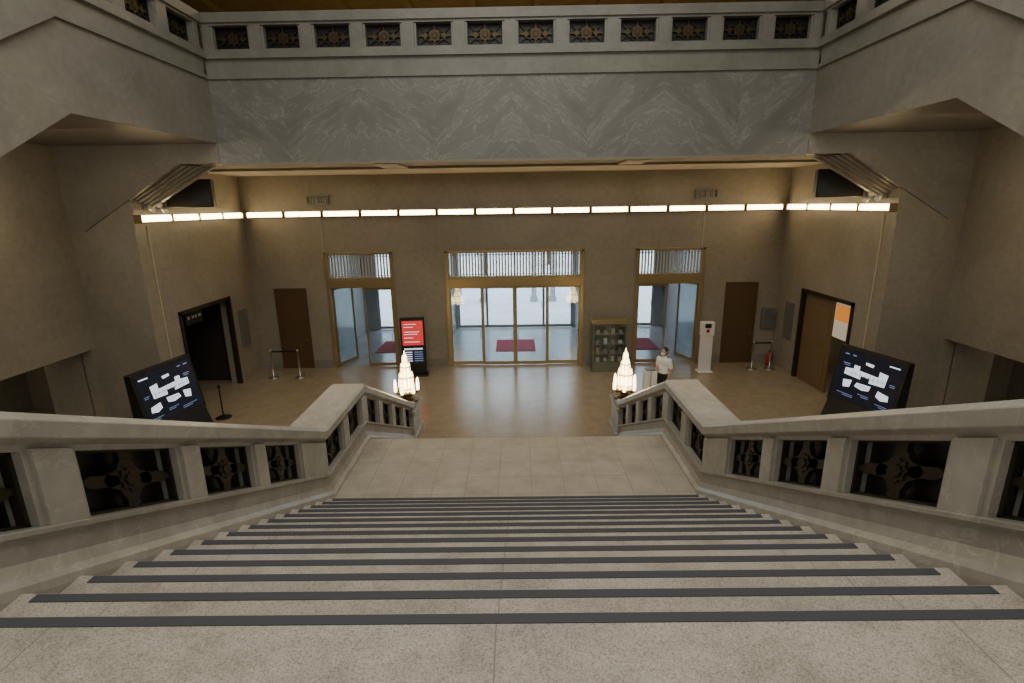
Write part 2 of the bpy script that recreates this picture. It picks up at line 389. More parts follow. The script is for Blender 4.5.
for sg in (-1, 1):
    e = empty('stair_balustrade', (sg*XG, 6, 6), label='sloping grey marble stair parapet joining the upper gallery', category='balustrade')
    k = (8.3-ZTOP-1.2)/(YS-3)
    for nm, o0, o1, d in (('base', 0, .55, .1), ('handrail', 1.06, 1.30, .1)):
        b = MB(); x = sorted((sg*(XG-d), sg*(XG+.34))); y0 = 3.0; z0 = ZTOP+1.2
        b.prism([(y0, z0+o0), (YS, 8.3+o0), (YS, 8.3+o1), (y0, z0+o1)], 'x', *x); b.obj(nm, M_GRAIL, e)
    for i in range(6):
        b = MB(); y = 3.2+i*.98; x = sorted((sg*XG, sg*(XG+.24))); zz = lambda t: z0+(t-3)*k
        b.prism([(y, zz(y)+.55), (y+.34, zz(y+.34)+.55), (y+.34, zz(y+.34)+1.06), (y, zz(y)+1.06)], 'x', *x); b.obj('post', M_GRAIL, e)

# ---------------------------------------------------------------- staircase
st = empty('staircase', (0, 6.5, 0), label='wide speckled granite staircase with dark grey anti-slip strips', category='staircase')
SW = 2.46
b = MB(); b.box(-SW, SW, -2, Y1, ZTOP-.3, ZTOP); b.obj('top_landing', M_STEP, st, bevel=.008)
def strip(parent, y, z):
    b = MB(); b.box(-2.31, 2.31, y-.064, y-.012, z, z+.004); return b.obj('anti_slip_strip', M_STRIP, parent)
strip(bpy.data.objects['top_landing'], Y1, ZTOP)
for i in range(2, 15):
    y = Y1+(i-1)*RUN; z = ZTOP-(i-1)*RISE
    b = MB(); b.box(-SW, SW, y-RUN-.03, y, z-.29, z); o = b.obj('step', M_STEP, st, bevel=.008); strip(o, y, z)
b = MB(); b.box(-SW, SW, YL0-.05, YL1, ZL-.4, ZL); b.obj('middle_landing', M_LAND, st, bevel=.008)
for j in range(1, 12):
    y = YL1+j*.31; z = ZL-j*R2
    b = MB(); b.box(-SW, SW, y-.34, y, max(0, z-.29), z); o = b.obj('step', M_STEP, st, bevel=.008); strip(o, y, z)
b = MB(); b.prism([(-2, 0), (-2, ZTOP-.3), (Y1-.1, ZTOP-.3), (YK-.2, ZL-.4), (YL1-.1, ZL-.4), (YE-.9, 0)], 'x', -SW, SW); b.obj('stair_core', M_PLINTH, st)
b = MB(); b.box(-XN, XN, -5.9, -2, ZTOP-.4, ZTOP)
for s in (-1, 1): b.box(*sorted((s*(SW+.5), s*XN)), -2, 1.4, ZTOP-.4, ZTOP)
for s in (-1, 1): b.box(*sorted((s*(XG), s*XN)), 1.4, 3.0, ZTOP-.4, ZTOP)
S('floor_upper', b, M_LAND)

for sg in (-1, 1):
    e = empty('stair_balustrade', (sg*2.7, 6, 0), label='massive grey marble balustrade with dark pierced bronze grilles', category='balustrade', group='main stair balustrades')
    ys = [-1.5, Y1, YK, YL1, 11.45]
    def sec(pts, y, zf):
        return [(sg*(2.45+dx), y, (nose(y)+dz) if dz > -5 else zf) for dx, dz in pts]
    b = MB(); P = [(-.03, .83), (-.03, .93), (.01, .97), (.49, .97), (.53, .93), (.53, .83), (.48, .79), (.46, .75), (.04, .75), (.02, .79)]
    b.loft([sec(P, y, 0) for y in ys]+[[(sg*(2.45+dx), 11.75, nose(11.45)-.1+dz) for dx, dz in P]]); b.obj('handrail', M_RAIL, e, bevel=.006)
    b = MB(); P = [(-.01, .32), (-.01, .285), (.02, .27), (.02, .14), (-.01, .07), (-.05, .03), (-.06, -.02), (-.06, -.35), (-.02, -9), (.5, -9), (.5, .32)]
    b.loft([sec(P, y, 0) for y in [-1.5, Y1, YK, YL1]]+[[(sg*(2.45+dx), 10.9, max(nose(10.9)+dz, 0) if dz > -5 else 0) for dx, dz in P], [(sg*(2.45+dx), 11.5, max(nose(11.5)+dz, 0) if dz > -5 else 0) for dx, dz in P]]); b.obj('plinth', M_PLINTH, e, bevel=.004)
    piers = [(.37, .65), (1.40, 1.66), (2.40, 2.70), (3.50, 3.77), (4.49, 4.75), (5.47, 6.25), (6.88, 7.18), (7.78, 8.15), (8.75, 9.05), (9.65, 9.95), (10.55, 10.85)]
    for a, c in piers:
        yy = [a]+[k for k in (Y1, YK, YL1) if a < k < c]+[c]
        b = MB()
        lo = [(y, nose(y)+.30) for y in yy]; hi = [(y, nose(y)+.77) for y in yy][::-1]
        x = sorted((sg*2.48, sg*2.92)); b.prism(lo+hi, 'x', *x)
        yy2 = [a+.035]+[k for k in (Y1, YK, YL1) if a+.05 < k < c-.05]+[c-.035]
        lo = [(y, nose(y)+.30) for y in yy2]; hi = [(y, nose(y)+.77) for y in yy2][::-1]
        x = sorted((sg*2.456, sg*2.944)); b.prism(lo+hi, 'x', *x)
        b.obj('post', M_RAIL, e, bevel=.004)
    ops = [(a[1], c[0]) for a, c in zip(piers, piers[1:])]+[(10.85, 11.45)]
    for a, c in ops:
        if c-a < .2: continue
        sh = (nose(a)-nose(c))/(c-a)
        b = MB(); zc0 = (nose(a)+nose(c))/2+.535
        grille_mesh(b, a, c, zc0, .222, sh, lambda u, d, z: (sg*(2.56+d), u, z), .028, chunky=True)
        A = [(a, nose(a)+.31), (c, nose(c)+.31), (c, nose(c)+.76), (a, nose(a)+.76)]
        b.prism(A, 'x', *sorted((sg*2.64, sg*2.66)), 2)  # black sheet standing in for the darkness seen through the openwork
        b.obj('grille', [M_BRZD, M_BRZM, M_BLK], e)
    b = MB(); x = sorted((sg*2.38, sg*3.02))
    b.box(*x, 11.45, 12.45, 0, .18); x = sorted((sg*2.43, sg*2.97)); b.box(*x, 11.5, 12.4, .18, .74)
    x = sorted((sg*2.38, sg*3.02)); b.box(*x, 11.45, 12.45, .74, .82); x = sorted((sg*2.43, sg*2.97)); b.box(*x, 11.5, 12.4, .82, .88)
    b.obj('end_pedestal', M_RAIL, e, bevel=.012)

# crystal newel lamps: cluster of upright glass rods around a core on a bronze foot
L0 = empty('newel_lamp', (-2.66, 12.0, .88), label='glowing crystal rod cluster lamp on a bronze base atop the pedestal', category='lamp', group='stair lamps')
b = MB(); b.lathe([(.0, 0), (.24, 0), (.24, .04), (.17, .06), (.10, .10), (.08, .15), (.14, .19), (.22, .22), (.28, .26), (.05, .28), (0, .28)], seg=24, flute=.05, nf=8)
b.obj('lamp_base', M_LBRZ, L0, local=True, smooth=True)
b = MB(); b.lathe([(0, .27), (.10, .28), (.11, .5), (.08, .7), (.085, .9), (.04, 1.05), (.03, 1.15), (0, 1.30)], seg=16, flute=.1, nf=8); b.obj('lamp_core', M_CRYC, L0, local=True)
for ring, (n, rr, z0, z1, w) in enumerate(((10, .15, .27, .78, .032), (8, .095, .6, 1.0, .026), (5, .05, .85, 1.18, .02))):
    for k in range(n):
        a = 2*math.pi*k/n+ring*.4; cx, cy = rr*math.cos(a), rr*math.sin(a); dz = .05*(k % 2)
        b = MB(); b.lathe([(0, z0), (w*.8, z0), (w, z0+.05), (w, z1-.1-dz), (w*.55, z1-.04-dz), (0, z1-dz)], c=(cx, cy, 0), seg=6); b.obj('lamp_shade', M_CRYS, L0, local=True)
for z in (.34, .62, .88):
    b = MB(); r = {.34: .19, .62: .185, .88: .125}[z]; b.lathe([(0, z), (r, z), (r, z+.018), (0, z+.018)], seg=20); b.obj('bronze_band', M_LBRZ, L0, local=True)
for k in range(6):
    a = k*math.pi/3+.3; cx, cy = .27*math.cos(a), .27*math.sin(a)
    b = MB(); b.path([(.08*math.cos(a), .08*math.sin(a), .22), (.2*math.cos(a), .2*math.sin(a), .19), (cx, cy, .27)], .013)
    b.lathe([(0, .24), (.045, .25), (.05, .27), (0, .27)], c=(cx, cy, 0), seg=10); b.obj('arm', M_LBRZ, L0, local=True)
    b = MB(); b.lathe([(0, .27), (.034, .27), (.04, .38), (.034, .47), (.022, .56), (0, .60)], c=(cx, cy, 0), seg=8); b.obj('lamp_shade', M_CRYC, L0, local=True)
copytree(L0, (2.66, 12.0, .88))

# ---------------------------------------------------------------- strip lights
def striplight():
    e = empty('strip_light', (0, 0, 0), label='warm glowing fluorescent strip fixture mounted along the stone wall', category='light', group='hall strip lights')
    b = MB(); b.box(-.61, .61, -.16, 0, -.03, .0); b.box(-.61, .61, -.03, 0, .0, .15); b.box(-.615, -.575, -.17, 0, -.035, .16); b.box(.575, .615, -.17, 0, -.035, .16); b.obj('housing', M_HOUS, e, local=True)
    b = MB(); b.prism([(-.155, .003), (-.16, .10), (-.13, .15), (-.05, .15), (-.035, .003)], 'x', -.575, .575); b.obj('diffuser', M_TUBE, e, local=True)
    b = MB(); b.box(-.61, .61, -.13, -.03, .152, .165); b.obj('top_cover', M_HOUS, e, local=True)
    return e
s0 = striplight(); s0.location = (-8.19, YB, 5.25)
for k in range(1, 14): copytree(s0, (-8.19+k*1.26, YB, 5.25))
for sg in (-1, 1):
    for k in range(4): copytree(s0, (sg*XF, 13.22+k*1.2, 5.25), -sg*math.pi/2, .97)

# ---------------------------------------------------------------- entrance bays
def bay(xc, hw, n):
    b = MB()
    def fr(u0, u1, z0, z1, y0=YB-.06, y1=YB+.2): b.box(xc+u0, xc+u1, y0, y1, z0, z1)
    fr(-hw, -hw+.12, 0, 4.05); fr(hw-.12, hw, 0, 4.05); fr(-hw, hw, 3.97, 4.06); fr(-hw+.12, hw-.12, 2.85, 3.12, YB-.1)
    fr(-hw+.12, hw-.12, 3.12, 3.18)
    o = S('window_%d' % n, b, M_BRZ, bevel=.01)
    b = MB(); w = 2*(hw-.12); m = int(w/.10)
    for i in range(m+1):
        x = xc-hw+.12+i*w/m; b.box(x-.026, x+.026, YB+.04, YB+.07, 3.18, 3.97)
    for z in (3.24, 3.9): b.box(xc-hw+.12, xc+hw-.12, YB+.042, YB+.068, z-.01, z+.01)
    b.obj('lattice', M_LAT, o)
    b = MB(); b.box(xc-hw+.12, xc+hw-.12, YB+.1, YB+.11, 3.18, 3.97); b.obj('glass_pane', M_GLASS, o)
bay(0, 2.36, 1); bay(-5.27, 1.16, 2); bay(5.27, 1.16, 3)
def leaf(x0, x1, y, n, z1=2.85, rot=0, hinge=None, thick=.05, st=.05, mat=None):
    b = MB(); w = x1-x0
    b.box(0, st, -thick/2, thick/2, .02, z1); b.box(w-st, w, -thick/2, thick/2, .02, z1); b.box(st, w-st, -thick/2, thick/2, z1-.1, z1); b.box(st, w-st, -thick/2, thick/2, .02, .14)
    o = b.obj('door_%d' % n, mat or M_BRZ, local=True, kind='structure'); o.location = (x0, y, 0); o.rotation_euler[2] = rot
    b = MB(); b.box(st, w-st, -.006, .006, .14, z1-.1); b.obj('glass_pane', M_GLASS, o, local=True)
    b = MB(); hx = w-st-.04 if not hinge else st+.04; b.tube((hx, -.06, .95), (hx, -.06, 1.25), .012); b.obj('handle', M_STEEL, o, local=True)
    return o
leaf(-2.24, -1.14, YB+.14, 4, st=.04); leaf(-1.14, -.0, YB+.08, 5, st=.07); leaf(.0, 1.14, YB+.08, 6, hinge=1, st=.07); leaf(1.14, 2.24, YB+.14, 7, st=.04)
leaf(-6.31, -5.27, YB+.1, 8, rot=math.radians(68)); leaf(-4.23-1.0, -4.23, YB+.1, 9)
leaf(4.23, 5.25, YB+.1, 10); o = leaf(5.3, 6.31, YB+.1, 11); o.location = (6.31, YB+.1, 0); o.rotation_euler[2] = math.radians(112)

# vestibule
YO = 23.5
b = MB(); b.box(-7.2, 7.2, 18, YO+.3, -.3, 0); S('floor_vestibule', b, M_VEST)
b = MB(); b.box(-7.2, 7.2, 18, YO+.3, 4.1, 4.3); S('ceiling_vestibule', b, M_VEST)
b = MB()
for x in (-7.2, 6.9): b.box(x, x+.3, 18, YO, 0, 4.1)
for s in (-1, 1): b.box(*sorted((s*2.75, s*3.5)), 18.0, YO, 0, 4.1)
S('wall_vestibule', b, M_VEST)
b = MB(); wallgrid(b, 'y', YO, YO+.3, -7.2, 7.2, 0, 4.4, [(-2.6, 2.6, 0, 4.05), (-6.3, -4.1, 0, 4.05), (4.1, 6.3, 0, 4.05)]); S('wall_facade', b, M_VEST)
n = 12
for x0, x1 in ((-2.6, -1.3), (-1.3, 0), (0, 1.3), (1.3, 2.6), (-6.3, -5.2), (-5.2, -4.1), (4.1, 5.2), (5.2, 6.3)):
    leaf(x0, x1, YO+.1, n, z1=2.15, st=.05, mat=M_GREY); n += 1
b = MB()
for a, c in ((-2.6, 2.6), (-6.3, -4.1), (4.1, 6.3)): b.box(a, c, YO+.02, YO+.2, 2.15, 2.3)
for x in (-1.3, 0, 1.3, -5.2, 5.2): b.box(x-.04, x+.04, YO+.06, YO+.14, 2.3, 4.05)
S('trim_2', b, M_GREY)
for x, w in ((0, .78), (-4.75, .75), (4.85, .75)):
    b = MB(); b.box(x-w, x+w, 19.5, 21.3, .0, .018); b.box(x-w, x+w, 19.5, 19.55, .018, .02); b.obj('entrance_carpet', M_RED, label='deep red entrance carpet lying on the vestibule floor', category='carpet', group='entrance carpets')
# outdoors
b = MB(); b.box(-60, 60, YO+.3, 110, -.3, -.02); S('floor_outdoor', b, M_CONC)
b = MB(); b.box(-26, 26, 62, 70, -.02, 13)
for i in range(12):
    for z in (1.5, 6.2): b.box(-24+i*4.2, -22+i*4.2, 61.95, 62.0, z, z+2.8, 1)
for i in range(9): b.box(-.35+(-20+i*5), .35+(-20+i*5), 61, 61.8, -.02, 11)
b.obj('building', [M_OUTB, M_WIN], label='pale stone building seen across the forecourt', category='building')
for x in (-3.3, -1.9, 1.1, 2.2, 3.6):
    e = empty('porch_column', (x, 30.5, -.02), label='grey stone porch column outside the entrance', category='column', group='porch columns')
    b = MB(); b.box(-.22, .22, -.22, .22, 0, .25); b.box(-.15, .15, -.15, .15, .25, 5.5); b.obj('shaft', M_VEST, e, local=True)
    b = MB(); b.box(-.22, .22, -.22, .22, 5.5, 5.8); b.obj('capital', M_VEST, e, local=True)
for x, y in ((-9, 44), (9, 46), (3.2, 50)):
    e = empty('tree', (x, y, 0), label='leafy tree in the sunlit forecourt', category='tree', group='forecourt trees')
    b = MB(); b.tube((0, 0, -.02), (.1, 0, 2.4), .22, .12); b.tube((.1, 0, 2.2), (.8, .2, 3.4), .1, .05); b.tube((.1, 0, 2.2), (-.7, -.2, 3.5), .1, .05); b.obj('trunk', M_BRZD, e, local=True)
    b = MB()
    for k in range(26):
        b.ball((random.gauss(0, .9), random.gauss(0, .8), 3.8+random.gauss(0, .6)), random.uniform(.4, .8), 8)
    b.obj('foliage', M_LEAF, e, local=True, kind='stuff')

for x, n in ((-7.72, 30), (7.76, 31)):
    b = MB(); b.box(x-.55, x-.48, YB-.04, YB, 0, 2.86); b.box(x+.48, x+.55, YB-.04, YB, 0, 2.86); b.box(x-.48, x+.48, YB-.04, YB, 2.78, 2.86)
    b.box(x-.48, x+.48, YB-.02, YB, 0, 2.78)
    for z0, z1 in ((.2, 1.25), (1.4, 2.6)): b.box(x-.36, x+.36, YB-.03, YB-.02, z0, z1)
    o = S('door_%d' % n, b, M_WOOD)
    b = MB(); b.tube((x+.4, YB-.08, 1.05), (x+.4, YB-.02, 1.05), .025); b.obj('handle', M_BRZ, o)
for sg, n in ((-1, 32), (1, 33)):
    b = MB(); x = sorted((sg*(XF-.04), sg*(XF+.1)))
    b.box(*x, DY0-.06, DY0+.04, 0, DZ+.05); b.box(*x, DY1-.04, DY1+.06, 0, DZ+.05); b.box(*x, DY0-.06, DY1+.06, DZ-.03, DZ+.07)
    S('trim_%d' % (n-29), b, M_BRZD)
b = MB(); b.box(XF+.08, XF+.14, 14.55, DY1-.05, .01, DZ-.05)
for z0, z1 in ((.25, 1.2), (1.4, 2.5)): b.box(XF+.06, XF+.08, 14.7, DY1-.2, z0, z1)
S('door_33', b, plain('tan_door_paint', (.19, .13, .065), .45))

# ---------------------------------------------------------------- furniture and fittings
def display(loc, rz, lab, mir):
    e = empty('display_monitor', loc, rz, label=lab, category='monitor', group='floor guide monitors')
    W = .90
    b = MB(); b.prism([(-.36, .58), (-.12, 1.98), (.03, 1.98), (.0, 1.0), (-.1, .58)], 'x', -W, W)
    b.prism([(-.58, 0), (-.32, .75), (.0, .75), (.2, 0)], 'x', -W*.94, W*.94); b.obj('cabinet', M_BLK, e, local=True, bevel=.008)
    d = Vector((0, .24, 1.40)).normalized(); nrm = Vector((0, -1.40, .24)).normalized(); o = Vector((0, -.24, 1.28))
    def poly(b, pts, off, mi):
        f = [b.bm.verts.new(o+Vector((mir*u, 0, 0))+d*v+nrm*off) for u, v in pts]; b.face(f, mi)
    q = lambda b, u0, u1, v0, v1, off, mi: poly(b, [(u0, v0), (u1, v0), (u1, v1), (u0, v1)], off, mi)
    b = MB(); q(b, -.82, .82, -.58, .63, .004, 0)
    # irregular floor plan: long main wing with joined halls, a skewed annex and small outbuildings
    for pts in ([(-.50, .02), (-.10, .0), (-.10, .10), (.14, .10), (.14, .02), (.60, .04), (.60, .20), (.38, .22), (.38, .32), (.22, .32), (.22, .22), (-.30, .20), (-.30, .34), (-.52, .32)],
                [(-.18, -.06), (.20, -.08), (.24, -.18), (.02, -.22), (-.16, -.18)], [(.34, -.06), (.58, -.10), (.54, -.28), (.36, -.24)],
                [(-.66, -.14), (-.38, -.10), (-.36, -.24), (-.50, -.30), (-.68, -.26)], [(-.10, .38), (.10, .40), (.10, .46), (-.12, .45)]): poly(b, pts, .007, 1)
    for r in [(-.74, -.48, .52, .55, 1), (.40, .5, .52, .55, 2), (.6, .72, .52, .55, 2), (.5, .7, .30, .32, 2), (.5, .66, .26, .275, 2), (-.74, -.6, .12, .135, 2), (-.74, -.62, .08, .095, 2),
              (-.7, -.4, -.42, -.405, 2), (-.7, -.5, -.46, -.445, 2), (-.2, .1, -.34, -.325, 2), (-.2, .0, -.38, -.365, 2), (.2, .66, -.44, -.425, 2), (.2, .5, -.48, -.465, 2)]: q(b, *r[:4], .007, r[4])
    for k in range(8): q(b, -.44+k*.12, -.43+k*.12, .03, .18, .009, 0)
    q(b, -.46, .56, .105, .115, .009, 0); q(b, -.12, .18, -.13, -.12, .009, 0)
    b.obj('screen', [M_SCR, M_SCRW, M_SCRB], e, local=True)
display((-8.5, 11.75, 0), math.radians(82), 'large black tilted monitor with white floor plan by dark doorway', 1)
display((8.6, 11.9, 0), math.radians(-76), 'large black tilted monitor with white floor plan by tan door', -1)

e = empty('digital_signage', (-3.4, 16.75, 0), math.radians(6), label='tall black digital signboard with red poster screen beside the entrance', category='sign')
b = MB(); b.box(-.45, .45, -.25, .25, 0, .05); b.box(-.4, .4, -.07, .07, .05, 1.98); b.obj('cabinet', M_BLK, e, local=True, bevel=.01)
b = MB(); b.box(-.34, .34, -.078, -.07, 1.05, 1.88); b.obj('screen', M_SCRR, e, local=True)
b = MB()
for z, w in ((1.76, .4), (1.66, .3), (1.5, .5), (1.42, .44), (1.3, .3), (1.16, .5)): b.box(-.28, -.28+w, -.082, -.078, z, z+.018)
b.obj('lettering', M_SCRW, e, local=True)
b = MB(); b.box(-.34, .34, -.078, -.07, .42, 1.0); b.box(-.3, .3, -.083, -.078, .9, .95, 1)
for k in range(5): b.box(-.3, -.05, -.083, -.078, .5+k*.075, .53+k*.075, 1); b.box(.02, .3, -.083, -.078, .5+k*.075, .53+k*.075, 2)
b.obj('lower_screen', [M_SCR, M_SCRW, M_SCRB], e, local=True)

# glazed display case
e = empty('display_case', (3.15, 16.95, 0), label='grey-green metal glazed display case with brass header beside the entrance', category='display case')
MVG = plain('antique_brass', (.36, .30, .16), .35, .5); MGG = plain('grey_green_metal', (.22, .23, .18), .35, .4)
b = MB()
for x in (-.57, .53):
    for y in (-.18, .14): b.box(x, x+.04, y, y+.04, 0, 1.78)
b.box(-.57, .57, -.2, .2, 0, .35); b.box(-.02, .02, -.18, -.15, .35, 1.62)
b.obj('frame', MGG, e, local=True)
b = MB(); b.box(-.6, .6, -.22, .22, 1.66, 1.82); b.obj('header', MVG, e, local=True)
b = MB()
for z in (.62, .95, 1.28): b.box(-.53, .53, -.14, .15, z, z+.015)
b.obj('shelf', M_STEEL, e, local=True)
b = MB(); b.box(-.53, .53, .15, .16, .35, 1.62); b.obj('back_panel', plain('mirror_display_back', (.35, .36, .30), .12, .7), e, local=True)
b = MB(); b.box(-.53, .53, -.172, -.166, .35, 1.62)
for s in (-1, 1): b.box(s*.55-.004, s*.55+.004, -.14, .14, .35, 1.62)
b.obj('glass_pane', M_GLASS, e, local=True)
cols = [M_CREAM, M_WHITE, MVG, M_CREAM, M_GREY, M_GREY]
for r, z in enumerate((.35, .637, .967, 1.297)):
    for c in range(4):
        x = 3.15-.38+c*.25; hgt = (.13, .18, .11)[(r+c*2) % 3]
        b = MB(); b.prism([(16.86, z), (16.89, z), (16.94, z+hgt), (16.91, z+hgt)], 'x', x-.06, x+.06)
        b.obj('leaflet', cols[(r*2+c*3) % 6], label='small paper leaflet standing on the display case shelf', category='leaflet', group='leaflets in the display case')
e = empty('temperature_check_stand', (6.32, 16.7, 0), label='white upright temperature check stand with small black and red top', category='stand')
b = MB(); b.box(-.24, .24, -.2, .2, 0, .04); b.box(-.2, .2, -.07, .07, .04, 1.25); b.box(-.22, .22, -.09, .09, 1.25, 1.72); b.obj('body', M_WHITE, e, local=True, bevel=.02)
b = MB(); b.box(-.1, .1, -.1, -.09, 1.52, 1.66); b.obj('screen', M_BLK, e, local=True)
b = MB(); b.lathe([(0, 0), (.06, 0), (.06, .012), (0, .012)], seg=16); bmesh.ops.rotate(b.bm, verts=b.bm.verts, matrix=Matrix.Rotation(math.pi/2, 3, 'X')); bmesh.ops.translate(b.bm, verts=b.bm.verts, vec=(0, -.09, 1.42)); b.obj('red_badge', M_REDP, e, local=True)
e = empty('white_box_stand', (3.72, 13.7, 0), label='white two-panel box stand beside the standing person', category='stand')
b = MB(); b.box(-.17, -.01, -.12, .12, 0, 1.05); b.box(.01, .17, -.12, .12, 0, 1.05); b.box(-.18, .18, -.13, .13, 0, .05); b.obj('body', M_WHITE, e, local=True, bevel=.012)
b = MB(); b.box(-.13, .13, -.1, .1, 1.05, 1.08); b.obj('top_tray', M_GREY, e, local=True)
def stanchions(x0, x1, y, lab):
    es = []
    for x in (x0, x1):
        e = empty('stanchion', (x, y, 0), label=lab, category='stanchion', group='belt barrier posts')
        b = MB(); b.lathe([(0, 0), (.17, 0), (.17, .02), (.05, .04), (.025, .05), (.025, .9), (.04, .9), (.04, .98), (0, .99)], seg=14); b.obj('post', M_STEEL, e, local=True, smooth=True); es.append(e)
    b = MB(); b.box(.04, x1-x0-.04, -.006, .006, .89, .94); b.obj('belt', M_BLK, es[0], local=True)
stanchions(-8.15, -7.25, 16.6, 'slim steel belt barrier post before the brown door')
stanchions(8.0, 8.6, 16.9, 'slim steel belt barrier post before the brown door')
e = empty('barrier_post', (-8.0, 13.2, 0), label='thin black barrier post with round base by the dark doorway', category='post')
b = MB(); b.lathe([(0, 0), (.2, 0), (.2, .02), (.04, .045), (0, .045)], seg=20); b.obj('base', M_BLK, e, local=True)
b = MB(); b.tube((0, 0, .04), (0, 0, .92), .02); b.tube((0, 0, .86), (0, 0, .95), .034); b.obj('pole', M_BLK, e, local=True)
for sg in (-1, 1):
    e = empty('loudspeaker', (sg*8.38, 14.0, 5.58), sg*math.radians(-14), label='black rectangular loudspeaker hung high in the hall corner', category='speaker', group='hall loudspeakers')
    b = MB(); b.box(-.55, .55, -.14, .14, 0, .7); b.obj('cabinet', M_BLK, e, local=True, bevel=.02)
    b = MB(); b.box(-.51, .51, -.155, -.14, .04, .66); b.obj('speaker_grille', M_BLK, e, local=True)
    b = MB(); b.box(-.03, .03, -.02, .04, .7, ZC-5.58); b.obj('bracket', M_GREY, e, local=True)
for sg in (-1, 1):
    for k, (y, z) in enumerate(((13.05, 5.60), (13.3, 5.72), (13.5, 5.56))):
        e = empty('spotlight', (sg*XF, y, z), label='small white spotlight clamped above the strip lights', category='light', group='small hall spotlights')
        b = MB(); b.box(-.04, .04, -.05, .05, -.06, .06); b.tube((0, 0, 0), (-sg*.16, 0, -.02), .012); b.obj('bracket', M_GREY, e, local=True)
        b = MB(); b.tube((-sg*.14, 0, -.02), (-sg*.28, -.08, -.08), .045, .065); b.obj('lamp_head', M_WHITE, e, local=True)
for x in (-6.42, 6.3):
    e = empty('emergency_light', (x, YB, 5.62), label='grey twin-grid emergency fixture on the stone wall', category='light', group='wall emergency fixtures')
    b = MB(); b.box(-.36, .36, -.1, 0, 0, .05); b.box(-.36, .36, -.1, 0, .25, .3); b.box(-.36, -.32, -.1, 0, .05, .25); b.box(.32, .36, -.1, 0, .05, .25); b.box(-.03, .03, -.1, 0, .05, .25); b.box(-.32, .32, -.02, 0, .05, .25)
    for k in range(8): b.box(-.28+k*.08-.008, -.28+k*.08+.008, -.1, -.06, .05, .25)
    b.obj('housing', M_GREY, e, local=True)
    b = MB(); b.box(-.3, -.05, -.05, -.02, .07, .23); b.box(.05, .3, -.05, -.02, .07, .23); b.obj('lens', M_CREAM, e, local=True)
    b = MB(); b.tube((x, YB-.012, 5.2), (x, YB-.012, 4.1), .012); b.obj('wall_cable', M_CREAM, label='thin pale cable running down the stone wall', category='cable', group='wall cables')
for sg in (-1, 1):
    b = MB(); b.tube((sg*(XF-.014), 13.0, 5.15), (sg*(XF-.014), 13.0, 1.6), .014); b.obj('wall_cable', M_CREAM, label='thin pale cable running down the stone wall', category='cable', group='wall cables')
e = empty('wall_phone', (8.7, YB, 1.25), label='grey metal wall telephone box beside the brown door', category='telephone')
b = MB(); b.box(-.2, .2, -.16, 0, 0, .7); b.obj('housing', M_GREY, e, local=True, bevel=.03)
b = MB(); b.box(-.13, .13, -.175, -.16, .35, .6); b.obj('door_panel', M_STEEL, e, local=True)
for sg in (-1, 1):
    e = empty('notice_board', (sg*XF, 16.75, 1.1), label='narrow pale notice board on the side wall', category='sign', group='side wall notice boards')
    b = MB(); b.box(*sorted((0, -sg*.05)), -.25, .25, 0, 1.2); b.obj('frame', M_GREY, e, local=True)
    b = MB(); b.box(*sorted((-sg*.05, -sg*.055)), -.2, .2, .05, 1.15); b.obj('poster', M_GREY, e, local=True)
e = empty('hanging_sign', (9.08, 14.1, 1.75), label='orange and white notice sign fixed in the side doorway', category='sign')
b = MB(); b.box(-.02, .02, -.38, .38, 0, .98); b.obj('board', M_CREAMB, e, local=True)
b = MB(); b.box(-.03, -.02, -.33, .33, .5, .94); b.obj('printed_panel', M_ORG, e, local=True)
e = empty('direction_sign', (-9.12, 14.4, 2.39), label='small black direction sign with white marks in the doorway', category='sign')
b = MB(); b.box(-.02, .02, -.4, .4, 0, .38); b.obj('board', M_BLK, e, local=True)
b = MB()
for k, (a, c) in enumerate(((-.3, -.2), (-.1, 0), (.05, .12), (.2, .32))): b.box(.02, .024, a, c, .16, .24)
b.obj('pictograms', M_VEST, e, local=True)
e = empty('fire_extinguisher', (8.75, 17.3, 0), label='small red fire extinguisher on the floor in the corner', category='fire extinguisher')
b = MB(); b.lathe([(0, 0), (.085, 0), (.085, .38), (.05, .45), (.025, .47), (0, .47)], seg=16); b.obj('cylinder', M_REDP, e, local=True, smooth=True)
b = MB(); b.tube((0, 0, .46), (0, 0, .53), .02); b.box(-.02, .12, -.01, .01, .52, .54); b.path([(.03, 0, .5), (.12, 0, .42), (.11, 0, .15)], .012); b.obj('valve_hose', M_BLK, e, local=True)

